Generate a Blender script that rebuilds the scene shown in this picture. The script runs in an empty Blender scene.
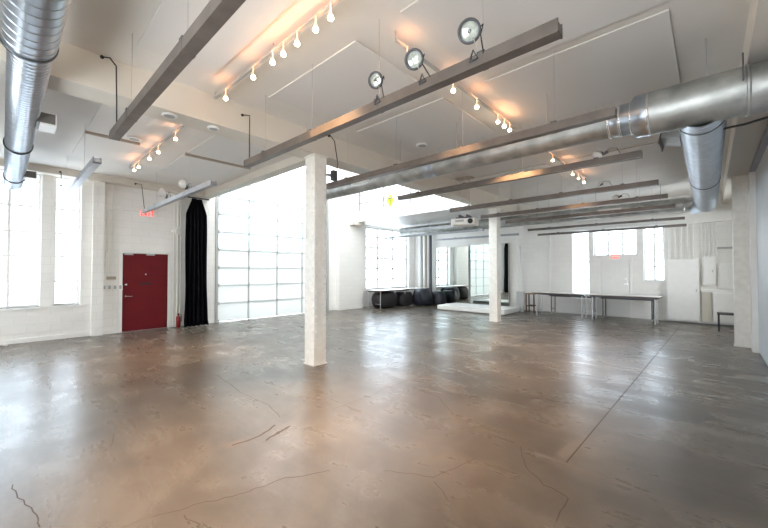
import bpy, bmesh, math, random
from mathutils import Vector, Matrix
random.seed(7)
S = bpy.context.scene
COL = S.collection

# ------------------------------------------------------------ camera, sky, exposure
F_PX = 353.0
YAW = math.atan(326/353.0); PITCH = math.radians(1.1); EYE = 1.65
cd = bpy.data.cameras.new('camera'); cam = bpy.data.objects.new('camera', cd); COL.objects.link(cam)
cam.location = (0, 0, EYE)
cam.rotation_euler = (math.radians(90)+PITCH, 0, YAW)
cd.sensor_width = 36; cd.lens = 36*F_PX/768; cd.clip_start = .02; cd.clip_end = 300
S.camera = cam
w = bpy.data.worlds.new('sky'); S.world = w; w.use_nodes = True
bg = w.node_tree.nodes['Background']; bg.inputs[0].default_value = (.90, .96, 1, 1); bg.inputs[1].default_value = 5.0
vs = S.view_settings; vs.view_transform = 'Standard'; vs.look = 'None'; vs.gamma = 1; vs.use_curve_mapping = False
vs.exposure = 1.6
S.cycles.max_bounces = 14; S.cycles.diffuse_bounces = 9; S.cycles.glossy_bounces = 6
S.cycles.transmission_bounces = 8; S.cycles.transparent_max_bounces = 12
S.cycles.caustics_reflective = False; S.cycles.caustics_refractive = False
S.cycles.sample_clamp_indirect = 6; S.cycles.use_denoising = True

def portal(loc, rot, sx, sy):
    l = bpy.data.lights.new('portal', 'AREA'); l.shape = 'RECTANGLE'; l.size = sx; l.size_y = sy
    l.cycles.is_portal = True
    o = bpy.data.objects.new('window_portal', l); o.location = loc; o.rotation_euler = rot; COL.objects.link(o)
R90 = math.pi/2
# left wall openings (light travels +X), far wall openings (light travels -Y)
def portal_left(y0, y1, z0, z1): portal((-11.95, (y0+y1)/2, (z0+z1)/2), (0, -R90, 0), z1-z0, y1-y0)
def portal_far(x0, x1, z0, z1): portal(((x0+x1)/2, 15.35, (z0+z1)/2), (-R90, 0, 0), x1-x0, z1-z0)

# ------------------------------------------------------------ materials
def nodes(name):
    m = bpy.data.materials.new(name); m.use_nodes = True
    nt = m.node_tree; return m, nt, nt.nodes['Principled BSDF']
def mat(name, col, rough=.6, metal=0, noise=0, nscale=8, bump=0, bscale=60, spec=.5, emis=None, es=0):
    m, nt, p = nodes(name)
    p.inputs['Base Color'].default_value = (*col, 1); p.inputs['Roughness'].default_value = rough
    p.inputs['Metallic'].default_value = metal; p.inputs['Specular IOR Level'].default_value = spec
    tc = nt.nodes.new('ShaderNodeTexCoord')
    if noise:
        n = nt.nodes.new('ShaderNodeTexNoise'); n.inputs['Scale'].default_value = nscale; n.inputs['Detail'].default_value = 6
        nt.links.new(tc.outputs['Object'], n.inputs['Vector'])
        r = nt.nodes.new('ShaderNodeMapRange'); r.inputs[1].default_value = .3; r.inputs[2].default_value = .7
        r.inputs[3].default_value = 1-noise; r.inputs[4].default_value = 1+noise*.5
        nt.links.new(n.outputs[0], r.inputs[0])
        h = nt.nodes.new('ShaderNodeVectorMath'); h.operation = 'SCALE'; h.inputs[0].default_value = col
        nt.links.new(r.outputs[0], h.inputs['Scale']); nt.links.new(h.outputs[0], p.inputs['Base Color'])
    if bump:
        n2 = nt.nodes.new('ShaderNodeTexNoise'); n2.inputs['Scale'].default_value = bscale; n2.inputs['Detail'].default_value = 4
        nt.links.new(tc.outputs['Object'], n2.inputs['Vector'])
        b = nt.nodes.new('ShaderNodeBump'); b.inputs['Strength'].default_value = bump; b.inputs['Distance'].default_value = .01
        nt.links.new(n2.outputs[0], b.inputs['Height']); nt.links.new(b.outputs[0], p.inputs['Normal'])
    if emis:
        p.inputs['Emission Color'].default_value = (*emis, 1); p.inputs['Emission Strength'].default_value = es
    return m
def brick_mat(name, col):
    m, nt, p = nodes(name); p.inputs['Roughness'].default_value = .55
    tc = nt.nodes.new('ShaderNodeTexCoord'); sp = nt.nodes.new('ShaderNodeSeparateXYZ'); cb = nt.nodes.new('ShaderNodeCombineXYZ')
    ad = nt.nodes.new('ShaderNodeMath'); ad.operation = 'ADD'
    nt.links.new(tc.outputs['Object'], sp.inputs[0]); nt.links.new(sp.outputs[0], ad.inputs[0]); nt.links.new(sp.outputs[1], ad.inputs[1])
    nt.links.new(ad.outputs[0], cb.inputs[0]); nt.links.new(sp.outputs[2], cb.inputs[1])
    br = nt.nodes.new('ShaderNodeTexBrick'); br.inputs['Scale'].default_value = 1
    br.inputs['Brick Width'].default_value = .4; br.inputs['Row Height'].default_value = .2; br.inputs['Mortar Size'].default_value = .008
    br.inputs['Color1'].default_value = (*col, 1); br.inputs['Color2'].default_value = (*[c*.97 for c in col], 1); br.inputs['Mortar'].default_value = (*[c*.93 for c in col], 1)
    nt.links.new(cb.outputs[0], br.inputs['Vector']); nt.links.new(br.outputs['Color'], p.inputs['Base Color'])
    b = nt.nodes.new('ShaderNodeBump'); b.inputs['Strength'].default_value = .5; b.inputs['Distance'].default_value = .006; b.invert = True
    nt.links.new(br.outputs['Fac'], b.inputs['Height']); nt.links.new(b.outputs[0], p.inputs['Normal'])
    return m
M = {}
M['wall'] = brick_mat('painted block wall', (.90, .88, .845))
M['wallp'] = mat('white plaster', (.89, .875, .845), .6, bump=.1, bscale=30)
M['ceil'] = mat('ceiling paint', (.79, .76, .715), .7, noise=.04, nscale=1.5)
M['beam'] = mat('beam paint', (.72, .67, .59), .6, noise=.04, nscale=2)
M['panel'] = mat('acoustic panel', (.76, .74, .71), .8, bump=.1, bscale=200)
M['white'] = mat('white gloss paint', (.86, .85, .82), .4, noise=.03, nscale=6)
M['column'] = mat('column paint', (.88, .86, .81), .45, noise=.08, nscale=9, bump=.3, bscale=20)
M['door'] = mat('dark red paint', (.15, .010, .014), .5, noise=.12, nscale=3, spec=.2)
M['black'] = mat('black plastic', (.012, .012, .013), .5)
M['rubber'] = mat('black cord', (.02, .018, .016), .6)
M['curtain'] = mat('black velour', (.004, .004, .006), .95, bump=.3, bscale=90, spec=.1)
M['bag'] = mat('charcoal vinyl', (.013, .009, .010), .6, noise=.3, nscale=6, bump=.5, bscale=10)
M['bagb'] = mat('blue black vinyl', (.014, .017, .028), .45, noise=.3, nscale=6, bump=.5, bscale=10)
M['steel'] = mat('brushed steel', (.62, .62, .63), .3, 1)
M['chrome'] = mat('chrome', (.85, .85, .86), .12, 1)
M['galv'] = mat('galvanised steel', (.50, .515, .50), .48, .85, noise=.35, nscale=5, bump=.15, bscale=12)
M['galvb'] = mat('bright galvanised spiral', (.46, .51, .57), .30, .95, noise=.15, nscale=9, bump=.1, bscale=14)
M['seam'] = mat('dark duct seam', (.10, .11, .12), .4, .8)
M['fix'] = mat('grey enamel', (.16, .135, .118), .42, .35, noise=.25, nscale=5)
M['fixb'] = mat('pale enamel', (.42, .43, .46), .38, .35, noise=.15, nscale=5)
M['wood'] = mat('plywood edge', (.36, .23, .13), .6, noise=.2, nscale=20)
M['woodd'] = mat('dark wood', (.10, .055, .035), .5, noise=.2, nscale=20)
M['tan'] = mat('tan batten', (.42, .36, .29), .7)
M['grey'] = mat('grey plastic', (.45, .45, .44), .5)
M['dgrey'] = mat('dark grey metal', (.09, .09, .10), .4, .5)
M['rail'] = mat('mauve grey steel', (.30, .29, .32), .4, .6)
M['slide'] = mat('pale blue grey door paint', (.74, .79, .84), .45, noise=.05, nscale=2)
M['bluebld'] = mat('blue grey cladding', (.03, .05, .09), .6)
M['table'] = mat('white laminate', (.80, .77, .73), .35)
M['exit'] = mat('lit red letters', (.8, .05, .03), .5, emis=(1, .05, .035), es=.9)
M['exitbox'] = mat('exit housing', (.85, .84, .82), .4)
M['red'] = mat('extinguisher red', (.28, .012, .012), .35)
M['lime'] = mat('lime fabric', (.45, .55, .05), .7)
M['bulb'] = mat('lit bulb', (1, .9, .75), .3, emis=(1, .80, .55), es=14)
M['lens'] = mat('lamp lens', (.55, .58, .52), .12, .3, noise=.3, nscale=40)
M['caulk'] = mat('crack', (.065, .048, .036), .8)
M['crackl'] = mat('filled joint', (.15, .122, .098), .35)
M['seamfl'] = mat('saw cut', (.07, .055, .045), .7)
M['tanwall'] = mat('cream panel', (.66, .62, .53), .5)
M['shadebox'] = mat('grille dark', (.16, .15, .14), .5)
# window glass : thin pane, its tint darkened to dim the sky so the bars show
def glass(name, tint, gl=.06):
    m = bpy.data.materials.new(name); m.use_nodes = True; nt = m.node_tree; nt.nodes.clear()
    o = nt.nodes.new('ShaderNodeOutputMaterial'); t = nt.nodes.new('ShaderNodeBsdfTransparent'); g = nt.nodes.new('ShaderNodeBsdfGlossy')
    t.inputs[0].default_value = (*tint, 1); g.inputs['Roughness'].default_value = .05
    mx = nt.nodes.new('ShaderNodeMixShader'); mx.inputs[0].default_value = gl
    nt.links.new(t.outputs[0], mx.inputs[1]); nt.links.new(g.outputs[0], mx.inputs[2]); nt.links.new(mx.outputs[0], o.inputs[0]); return m
M['glass'] = glass('sky dimming pane', (.62, .65, .68), .05)
M['glassg'] = glass('faint green pane', (.33, .365, .37), .06)
def frosted(name, col, k):
    m = bpy.data.materials.new(name); m.use_nodes = True; nt = m.node_tree; nt.nodes.clear()
    o = nt.nodes.new('ShaderNodeOutputMaterial'); t = nt.nodes.new('ShaderNodeBsdfTranslucent'); d = nt.nodes.new('ShaderNodeBsdfDiffuse')
    t.inputs[0].default_value = (*col, 1); d.inputs[0].default_value = (.75, .76, .75, 1)
    mx = nt.nodes.new('ShaderNodeMixShader'); mx.inputs[0].default_value = k
    nt.links.new(d.outputs[0], mx.inputs[1]); nt.links.new(t.outputs[0], mx.inputs[2]); nt.links.new(mx.outputs[0], o.inputs[0]); return m
M['frost'] = frosted('translucent door skin', (.9, .93, .93), .16)
M['secgrey'] = mat('grey white aluminium', (.55, .57, .58), .45)
def mirror():
    m, nt, p = nodes('mirror glass'); p.inputs['Base Color'].default_value = (.80, .86, .83, 1); p.inputs['Metallic'].default_value = 1; p.inputs['Roughness'].default_value = .01
    return m
M['mirror'] = mirror()
# polished concrete
def concrete():
    m, nt, p = nodes('polished concrete'); N = nt.nodes.new; L = nt.links.new
    tc = N('ShaderNodeTexCoord')
    def noise(scale, det=6, rough=.6, dist=0, vec=None):
        n = N('ShaderNodeTexNoise'); n.inputs['Scale'].default_value = scale; n.inputs['Detail'].default_value = det
        n.inputs['Roughness'].default_value = rough; n.inputs['Distortion'].default_value = dist
        L(vec or tc.outputs['Object'], n.inputs['Vector']); return n.outputs[0]
    mp = N('ShaderNodeMapping'); mp.inputs['Scale'].default_value = (.35, 2.2, 1); mp.inputs['Rotation'].default_value = (0, 0, .4)
    L(tc.outputs['Object'], mp.inputs[0])
    big = noise(.45, 8, .62, .6); mid = noise(1.5, 6, .6, .5); streak = noise(1.3, 8, .65, .8, mp.outputs[0]); fine = noise(24, 8, .7)
    cr = N('ShaderNodeValToRGB'); L(big, cr.inputs[0])
    e = cr.color_ramp.elements; e[0].position = .36; e[0].color = (.078, .063, .049, 1); e[1].position = .64; e[1].color = (.150, .128, .106, 1)
    c2 = N('ShaderNodeValToRGB'); L(mid, c2.inputs[0]); e = c2.color_ramp.elements
    e[0].position = .33; e[0].color = (.62, .59, .55, 1); e[1].position = .6; e[1].color = (1.08, 1.08, 1.06, 1)
    mx = N('ShaderNodeMix'); mx.data_type = 'RGBA'; mx.blend_type = 'MULTIPLY'; mx.inputs[0].default_value = .8
    L(cr.outputs[0], mx.inputs[6]); L(c2.outputs[0], mx.inputs[7])
    c3 = N('ShaderNodeValToRGB'); L(streak, c3.inputs[0]); e = c3.color_ramp.elements
    e[0].position = .38; e[0].color = (.88, .86, .84, 1); e[1].position = .62; e[1].color = (1.12, 1.12, 1.12, 1)
    m2 = N('ShaderNodeMix'); m2.data_type = 'RGBA'; m2.blend_type = 'MULTIPLY'; m2.inputs[0].default_value = .8
    L(mx.outputs[2], m2.inputs[6]); L(c3.outputs[0], m2.inputs[7]); L(m2.outputs[2], p.inputs['Base Color'])
    ad = N('ShaderNodeMath'); ad.operation = 'ADD'; L(mid, ad.inputs[0]); L(streak, ad.inputs[1])
    r = N('ShaderNodeMapRange'); r.inputs[1].default_value = .7; r.inputs[2].default_value = 1.3; r.inputs[3].default_value = .36; r.inputs[4].default_value = .22
    L(ad.outputs[0], r.inputs[0]); L(r.outputs[0], p.inputs['Roughness'])
    b = N('ShaderNodeBump'); b.inputs['Strength'].default_value = .12; b.inputs['Distance'].default_value = .01
    L(fine, b.inputs['Height']); b2 = N('ShaderNodeBump'); b2.inputs['Strength'].default_value = .15; b2.inputs['Distance'].default_value = .02
    L(mid, b2.inputs['Height']); L(b.outputs[0], b2.inputs['Normal']); L(b2.outputs[0], p.inputs['Normal'])
    p.inputs['Specular IOR Level'].default_value = .7
    return m
M['floor'] = concrete()

# ------------------------------------------------------------ mesh helpers
class MB:
    def __init__(s): s.v = []; s.f = []; s.mi = []; s.sm = []; s.cur = 0
    def add(s, vs, fs, smooth=False):
        o = len(s.v); s.v += [tuple(v) for v in vs]
        for f in fs: s.f.append([i+o for i in f]); s.mi.append(s.cur); s.sm.append(smooth)
        return s
    def box(s, x0, y0, z0, x1, y1, z1):
        vs = [(x, y, z) for z in (z0, z1) for y in (y0, y1) for x in (x0, x1)]
        return s.add(vs, [(0, 2, 3, 1), (4, 5, 7, 6), (0, 1, 5, 4), (2, 6, 7, 3), (0, 4, 6, 2), (1, 3, 7, 5)])
    def cbox(s, c, d, rot=None):
        vs = []
        for z in (-.5, .5):
            for y in (-.5, .5):
                for x in (-.5, .5):
                    v = Vector((x*d[0], y*d[1], z*d[2]))
                    if rot is not None: v = rot @ v
                    vs.append(v+Vector(c))
        return s.add(vs, [(0, 2, 3, 1), (4, 5, 7, 6), (0, 1, 5, 4), (2, 6, 7, 3), (0, 4, 6, 2), (1, 3, 7, 5)])
    def rev(s, p0, axis, prof, n=24, cap=True):
        """profile [(dist along axis, radius)] revolved about the axis from p0"""
        a = Vector(axis).normalized(); u = a.orthogonal().normalized(); t = a.cross(u); p0 = Vector(p0)
        vs = []; fs = []
        for d, r in prof:
            for i in range(n):
                th = 2*math.pi*i/n; vs.append(p0+a*d+(u*math.cos(th)+t*math.sin(th))*r)
        for k in range(len(prof)-1):
            for i in range(n):
                j = (i+1) % n; fs.append((k*n+i, k*n+j, (k+1)*n+j, (k+1)*n+i))
        s.add(vs, fs, True)
        if cap:
            s.add(vs[:n], [tuple(range(n-1, -1, -1))]); s.add(vs[-n:], [tuple(range(n))])
        return s
    def bands(s, p0, axis, prof, n=48):
        for a, b in zip(prof[:-1], prof[1:]): s.rev(p0, axis, [a, b], n, False)
        return s
    def cyl(s, p0, p1, r, n=12, r1=None):
        p0 = Vector(p0); p1 = Vector(p1); return s.rev(p0, p1-p0, [(0, r), ((p1-p0).length, r if r1 is None else r1)], n)
    def tube(s, pts, r, n=6):
        pts = [Vector(p) for p in pts]; vs = []; fs = []; u = None
        for k, p in enumerate(pts):
            a = (pts[min(k+1, len(pts)-1)]-pts[max(k-1, 0)]).normalized()
            u = a.orthogonal().normalized() if u is None else (u-a*u.dot(a)).normalized()
            t = a.cross(u)
            for i in range(n):
                th = 2*math.pi*i/n; vs.append(p+(u*math.cos(th)+t*math.sin(th))*r)
        for k in range(len(pts)-1):
            for i in range(n): j = (i+1) % n; fs.append((k*n+i, k*n+j, (k+1)*n+j, (k+1)*n+i))
        s.add(vs, fs, True); s.add(vs[:n], [tuple(range(n-1, -1, -1))]); s.add(vs[-n:], [tuple(range(n))]); return s
    def ribbon(s, pts, wd, z):
        for (a, b) in zip(pts[:-1], pts[1:]):
            a = Vector((*a, z)); b = Vector((*b, z)); d = (b-a).normalized(); n = Vector((-d.y, d.x, 0))*wd/2
            s.add([a-n, b-n, b+n, a+n], [(0, 1, 2, 3)])
        return s
    def build(s, name, m, parent=None, bevel=0):
        me = bpy.data.meshes.new(name)
        off = Vector(LOC[parent.name]) if parent is not None else Vector((0, 0, 0))
        me.from_pydata([tuple(Vector(v)-off) for v in s.v], [], s.f)
        ms = m if isinstance(m, (list, tuple)) else [m]
        for k in ms: me.materials.append(M[k] if isinstance(k, str) else k)
        for p, mi, sm in zip(me.polygons, s.mi, s.sm): p.material_index = mi; p.use_smooth = sm
        me.validate(); me.update()
        o = bpy.data.objects.new(name, me); COL.objects.link(o)
        LOC[o.name] = tuple(off)
        if parent is not None: o.parent = parent
        if bevel:
            b = o.modifiers.new('bevel', 'BEVEL'); b.width = bevel; b.segments = 2; b.limit_method = 'ANGLE'
        return o
LOC = {}
def thing(name, label, cat, loc=(0, 0, 0), group=None):
    o = bpy.data.objects.new(name, None); COL.objects.link(o); o.location = loc; o.empty_display_size = .1
    LOC[o.name] = tuple(loc); o['label'] = label; o['category'] = cat
    if group: o['group'] = group
    return o
def tag(o, label, cat, group=None):
    o['label'] = label; o['category'] = cat
    if group: o['group'] = group
    return o
def struct(o): o['kind'] = 'structure'; return o
def sroot(name, loc=(0, 0, 0)):
    o = bpy.data.objects.new(name, None); COL.objects.link(o); o.location = loc; LOC[o.name] = tuple(loc); o['kind'] = 'structure'; return o
def dup(o, loc, label=None, group=None):
    """copy of a thing with copies of its parts and sub-parts"""
    r = o.copy(); COL.objects.link(r); r.location = loc
    if label: r['label'] = label
    if group: r['group'] = group
    for ch in list(o.children):
        c = ch.copy(); COL.objects.link(c); c.parent = r
        for g in list(ch.children):
            d = g.copy(); COL.objects.link(d); d.parent = c
    return r

# ------------------------------------------------------------ the shell
XL, XR, YF, YB, ZC, ZH = -11.6, .8, 15.0, -1.6, 4.1, 7.0
XB0, XB1 = -5.45, -5.05          # big beam between the bays
YO = 4.45                        # where the low ceiling of the left bay ends
YM = 10.4                        # mezzanine edge
left_holes = [(-.75, .62, .8, 3.97), (.84, 1.34, .8, 3.97), (2.2, 3.28, 0, 2.13), (4.7, 9.1, 0, 4.68), (11.35, 14.5, .75, 3.72),
              (11.0, 14.5, 4.9, 6.7), (5.0, 9.6, 5.2, 6.7)]
far_holes = [(-3.92, -3.35, .6, 3.4), (-3.2, -1.86, 2.2, 3.4), (-1.68, -1.1, 1.3, 3.4), (-10.9, -6.2, 4.9, 6.7)]
def wall_mesh(axis, p0, p1, a0, a1, z0, z1, holes):
    """wall slab between p0..p1 on its thin axis with rectangular openings cut out"""
    mb = MB()
    As = sorted({a0, a1} | {h[0] for h in holes} | {h[1] for h in holes}); Zs = sorted({z0, z1} | {h[2] for h in holes} | {h[3] for h in holes})
    def solid(i, j):
        if i < 0 or j < 0 or i >= len(As)-1 or j >= len(Zs)-1: return False
        a = (As[i]+As[i+1])/2; z = (Zs[j]+Zs[j+1])/2
        return not any(h[0] < a < h[1] and h[2] < z < h[3] for h in holes)
    def pt(p, a, z): return (p, a, z) if axis == 'X' else (a, p, z)
    for i in range(len(As)-1):
        for j in range(len(Zs)-1):
            if not solid(i, j): continue
            a, b, c, d = As[i], As[i+1], Zs[j], Zs[j+1]
            for p in (p0, p1): mb.add([pt(p, a, c), pt(p, b, c), pt(p, b, d), pt(p, a, d)], [(0, 1, 2, 3)])
            if not solid(i-1, j): mb.add([pt(p0, a, c), pt(p1, a, c), pt(p1, a, d), pt(p0, a, d)], [(0, 1, 2, 3)])
            if not solid(i+1, j): mb.add([pt(p0, b, c), pt(p1, b, c), pt(p1, b, d), pt(p0, b, d)], [(0, 1, 2, 3)])
            if not solid(i, j-1): mb.add([pt(p0, a, c), pt(p1, a, c), pt(p1, b, c), pt(p0, b, c)], [(0, 1, 2, 3)])
            if not solid(i, j+1): mb.add([pt(p0, a, d), pt(p1, a, d), pt(p1, b, d), pt(p0, b, d)], [(0, 1, 2, 3)])
    return mb
struct(wall_mesh('X', XL-.3, XL, YB, YF, 0, ZH, left_holes).build('wall_left', 'wall'))
struct(wall_mesh('Y', YF, YF+.3, XL-.3, XR+.2, 0, ZH, far_holes).build('wall_far', 'wall'))
added_right_holes = [(12.0, 12.9, 1.0, 2.8)]  # unseen opening, added so daylight reaches the far end
struct(wall_mesh('X', XR, XR+.2, YB, YF, 0, ZC, added_right_holes).build('wall_right', 'wallp'))
portal((XR+.3, 12.45, 1.9), (0, R90, 0), 1.8, .9)
added_back_holes = [(-10.6, -9.2, .9, 2.2), (-4.4, -2.8, .9, 2.5), (-1.9, -.2, .9, 3.4)]  # unseen openings added behind the camera to bring daylight to the near part
struct(wall_mesh('Y', YB-.25, YB, XL-.3, XR+.2, 0, ZC+.2, added_back_holes).build('wall_back', 'wallp'))
for h in added_back_holes: portal(((h[0]+h[1])/2, YB-.3, (h[2]+h[3])/2), (R90, 0, 0), h[1]-h[0], h[3]-h[2])
for h in left_holes:
    if h[2] > 0 or h[3] > 4: portal_left(*h)
for h in far_holes: portal_far(*h)

# floor with its cracks and joints in the slab's own mesh
fl = MB().box(XL-.3, YB-.2, -.2, XR+.2, YF+.3, 0)
cracks = [[(-2.8, .55), (-2.78, .67), (-2.74, .78), (-2.69, .95), (-2.62, 1.09), (-2.56, 1.25), (-2.55, 1.36), (-2.5, 1.55), (-2.37, 1.79), (-2.32, 1.86)],
 [(-3.98, .07), (-3.71, .11), (-3.42, .17), (-3.19, .19)], [(-2.63, .85), (-2.45, .9)], [(-4.48, .81), (-4.14, .71)],
 [(-5.75, 2.34), (-4.7, 2.22), (-4.0, 2.26), (-3.58, 2.15)], [(-3.1, 3.98), (-2.61, 3.89), (-2.06, 3.45)], [(-1.32, 3.32), (-1.18, 3.03), (-.96, 2.86), (-.77, 2.81), (-.76, 2.44)],
 [(-1.55, 2.86), (-1.64, 2.36), (-1.79, 2.29), (-2.0, 2.16)], [(-1.6, 2.31), (-1.4, 2.21), (-1.33, 2.16), (-1.14, 2.23), (-.95, 2.26)]]
def jag(pts, n=4, amp=.012):
    out = []
    for a, b in zip(pts[:-1], pts[1:]):
        for k in range(n):
            t = k/n; out.append((a[0]+(b[0]-a[0])*t+random.uniform(-amp, amp), a[1]+(b[1]-a[1])*t+random.uniform(-amp, amp)))
    return out+[pts[-1]]
fl.cur = 1
for c in cracks: fl.ribbon(jag(c), .008, .0006)
fl.ribbon(jag([(-3.33, 1.5), (-3.32, 1.67), (-3.33, 1.8), (-3.44, 2.01)]), .022, .0006).ribbon(jag([(-3.19, 1.76), (-3.26, 1.93), (-3.3, 2.1)]), .022, .0006)
fl.cur = 2
fl.ribbon([(-3.33, 2.66), (-3.31, 3.4), (-3.37, 3.64), (-3.38, 4.35), (-3.32, 5.4), (-3.25, 9.5)], .009, .0005)
fl.ribbon([(-.93, 3.32), (-.69, 13.39)], .012, .0007).ribbon([(-8.5, 3.3), (-8.5, 14)], .012, .0005).ribbon([(-11, 6.3), (.5, 6.3)], .008, .0004)
fl.cur = 3
fl.ribbon([(-1.2, 3.3), (.5, 3.24)], .035, .0004)
fl.ribbon(jag([(-2.32, 1.86), (-2.3, 2.0), (-2.43, 2.16), (-2.65, 2.28), (-2.96, 2.37)]), .012, .0004)
fl.add([(-1.05, 3.42, .0003), (-.95, 3.36, .0003), (-.89, 3.7, .0003), (-1.0, 3.8, .0003)], [(0, 1, 2, 3)])
fl.add([(-3.43, 1.42, .0003), (-3.3, 1.45, .0003), (-3.28, 1.62, .0003), (-3.4, 1.64, .0003)], [(0, 1, 2, 3)])
struct(fl.build('floor', ['floor', 'caulk', 'seamfl', 'crackl']))

struct(MB().box(XB0+.05, YB, ZC, XR+.2, YF+.3, ZC+.2).build('ceiling', 'ceil'))            # right bay
struct(MB().box(XL-.3, YB, ZC, XB0+.05, YO, ZC+.2).build('ceiling_left', 'ceil'))        # left bay, near part
added_sky_holes = [(-10.6, -8.9, 5.6, 9.2), (-8.2, -6.5, 5.6, 9.2)]  # unseen skylight openings, added for more daylight over the tall bay
def slab_holes():
    mb = MB(); xs = [XL-.3, -10.6, -8.9, -8.2, -6.5, XB0+.05]; ys_ = [YO-.2, 5.6, 9.2, YF+.3]
    for i in range(5):
        for j in range(3):
            if j == 1 and i in (1, 3): continue
            mb.box(xs[i], ys_[j], ZH, xs[i+1], ys_[j+1], ZH+.2)
    return mb
struct(slab_holes().build('ceiling_high', 'ceil'))
for h in added_sky_holes: portal(((h[0]+h[1])/2, (h[2]+h[3])/2, ZH+.3), (0, 0, 0), h[1]-h[0], h[3]-h[2])
u = MB().box(XB0+.05, YO, ZC+.2, XB0+.25, YF, ZH).box(XL, YO-.2, ZC+.2, XB0+.05, YO, ZH)
struct(u.build('wall_upper', 'wallp'))
# mezzanine slab
tag(MB().box(XL, YM, 3.76, XB0+.05, YF, 4.2).build('mezzanine_deck', 'white'), 'white mezzanine deck edge below the thin grey railing', 'mezzanine')
# beams and edge strips
struct(MB().box(XB0, YB, 3.7, XB1, YF, ZC).build('trim_1', 'beam'))
struct(MB().box(.3, YB, 3.72, XR, YF, ZC).build('trim_2', 'beam'))
struct(MB().box(XL, YO-.25, 3.93, XB0, YO, ZC).build('trim_3', 'beam'))
struct(MB().box(XL, YB, 3.93, XL+.28, YO-.25, ZC).build('trim_4', 'beam'))
struct(MB().box(-4.9, YF-.35, 3.15, .8, YF, 3.48).build('trim_5', 'white'))
struct(MB().box(XL, 1.55, 0, XL+.16, 1.78, 3.93).build('trim_6', 'wall'))
struct(MB().box(XL, 9.55, 0, XL+.25, 10.9, 7.0).build('trim_7', 'wall'))
struct(MB().box(XL, YM-.3, 3.62, XL+.5, YM+.35, 3.76).build('trim_8', 'beam'))

# columns with riveted edges
def column(x0, y0, x1, y1, ztop, label, rivets=True):
    t = thing('column', label, 'column', ((x0+x1)/2, (y0+y1)/2, 0))
    MB().box(x0, y0, 0, x1, y1, ztop).build('shaft', 'column', t, bevel=.012)
    MB().box(x0-.012, y0-.012, 0, x1+.012, y1+.012, .02).build('base_plate', 'column', t)
    MB().box(x0-.02, y0-.02, ztop-.03, x1+.02, y1+.02, ztop).build('cap_plate', 'column', t)
    if rivets:
        r = MB(); z = .3
        while z < ztop-.15:
            for k in (.05, x1-x0-.05):
                r.rev((x0+k, y0, z), (0, -1, 0), [(0, .022), (.009, .018), (.016, .005)], 8)
                r.rev((x0, y0+k, z), (-1, 0, 0), [(0, .022), (.009, .018), (.016, .005)], 8)
                r.rev((x1, y0+k, z), (1, 0, 0), [(0, .022), (.009, .018), (.016, .005)], 8)
            z += .14
        r.build('rivets', 'column', t)
column(-5.33, 3.68, -5.05, 3.95, 3.7, 'white square steel column with riveted edges, the nearer one in mid floor')
column(-5.33, 10.85, -5.05, 11.13, 3.7, 'white square column in front of the leaning mirrors, the farther one in mid floor', False)
column(.38, 10.9, .66, 11.18, 3.72, 'white square column against the right wall beside the sliding door', False)

# windows
def window(n, side, h, v_bars, z_bars, fr=.05, gl='glass', sill=True, bar=.028, depth=.16):
    root = sroot('window_%d' % n)
    a0, a1, z0, z1 = h
    def bx(mb, a, b, c, d, p, q):
        # p,q : distance into the room side measured from the wall's inner face outward
        if side == 'L': return mb.box(XL-q, a, c, XL-p, b, d)
        return mb.box(a, YF+p, c, b, YF+q, d)
    f = MB(); P, Q = depth, depth+.06
    bx(f, a0, a0+fr, z0, z1, P, Q); bx(f, a1-fr, a1, z0, z1, P, Q); bx(f, a0+fr, a1-fr, z0, z0+fr, P, Q); bx(f, a0+fr, a1-fr, z1-fr, z1, P, Q)
    f.build('window_frame', 'white', root)
    g = MB()
    for v in v_bars: bx(g, v-bar, v+bar, z0+fr, z1-fr, P+.005, Q-.005)
    for z in z_bars: bx(g, a0+fr, a1-fr, z-bar*.7, z+bar*.7, P+.01, Q-.01)
    if g.v: g.build('glazing_bars', 'white', root)
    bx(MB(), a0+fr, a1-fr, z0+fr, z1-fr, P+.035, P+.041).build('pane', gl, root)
    if sill:
        bx(MB(), a0-.04, a1+.04, z0-.05, z0, -.05, P).build('window_sill', 'white', root)
    return root
zr = [1.39, 2.0, 2.57, 3.17, 3.76]
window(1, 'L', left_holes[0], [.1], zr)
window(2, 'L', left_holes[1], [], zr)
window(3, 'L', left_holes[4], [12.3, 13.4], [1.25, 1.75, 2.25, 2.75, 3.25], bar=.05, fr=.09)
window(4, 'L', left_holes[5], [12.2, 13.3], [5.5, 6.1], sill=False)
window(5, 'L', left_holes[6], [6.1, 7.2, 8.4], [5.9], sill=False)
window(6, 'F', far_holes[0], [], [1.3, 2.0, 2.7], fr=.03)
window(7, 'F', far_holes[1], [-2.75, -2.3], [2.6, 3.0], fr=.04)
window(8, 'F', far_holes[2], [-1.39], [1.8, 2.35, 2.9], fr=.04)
window(9, 'F', far_holes[3], [-9.7, -8.5, -7.3], [5.5, 6.1], sill=False)

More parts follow.
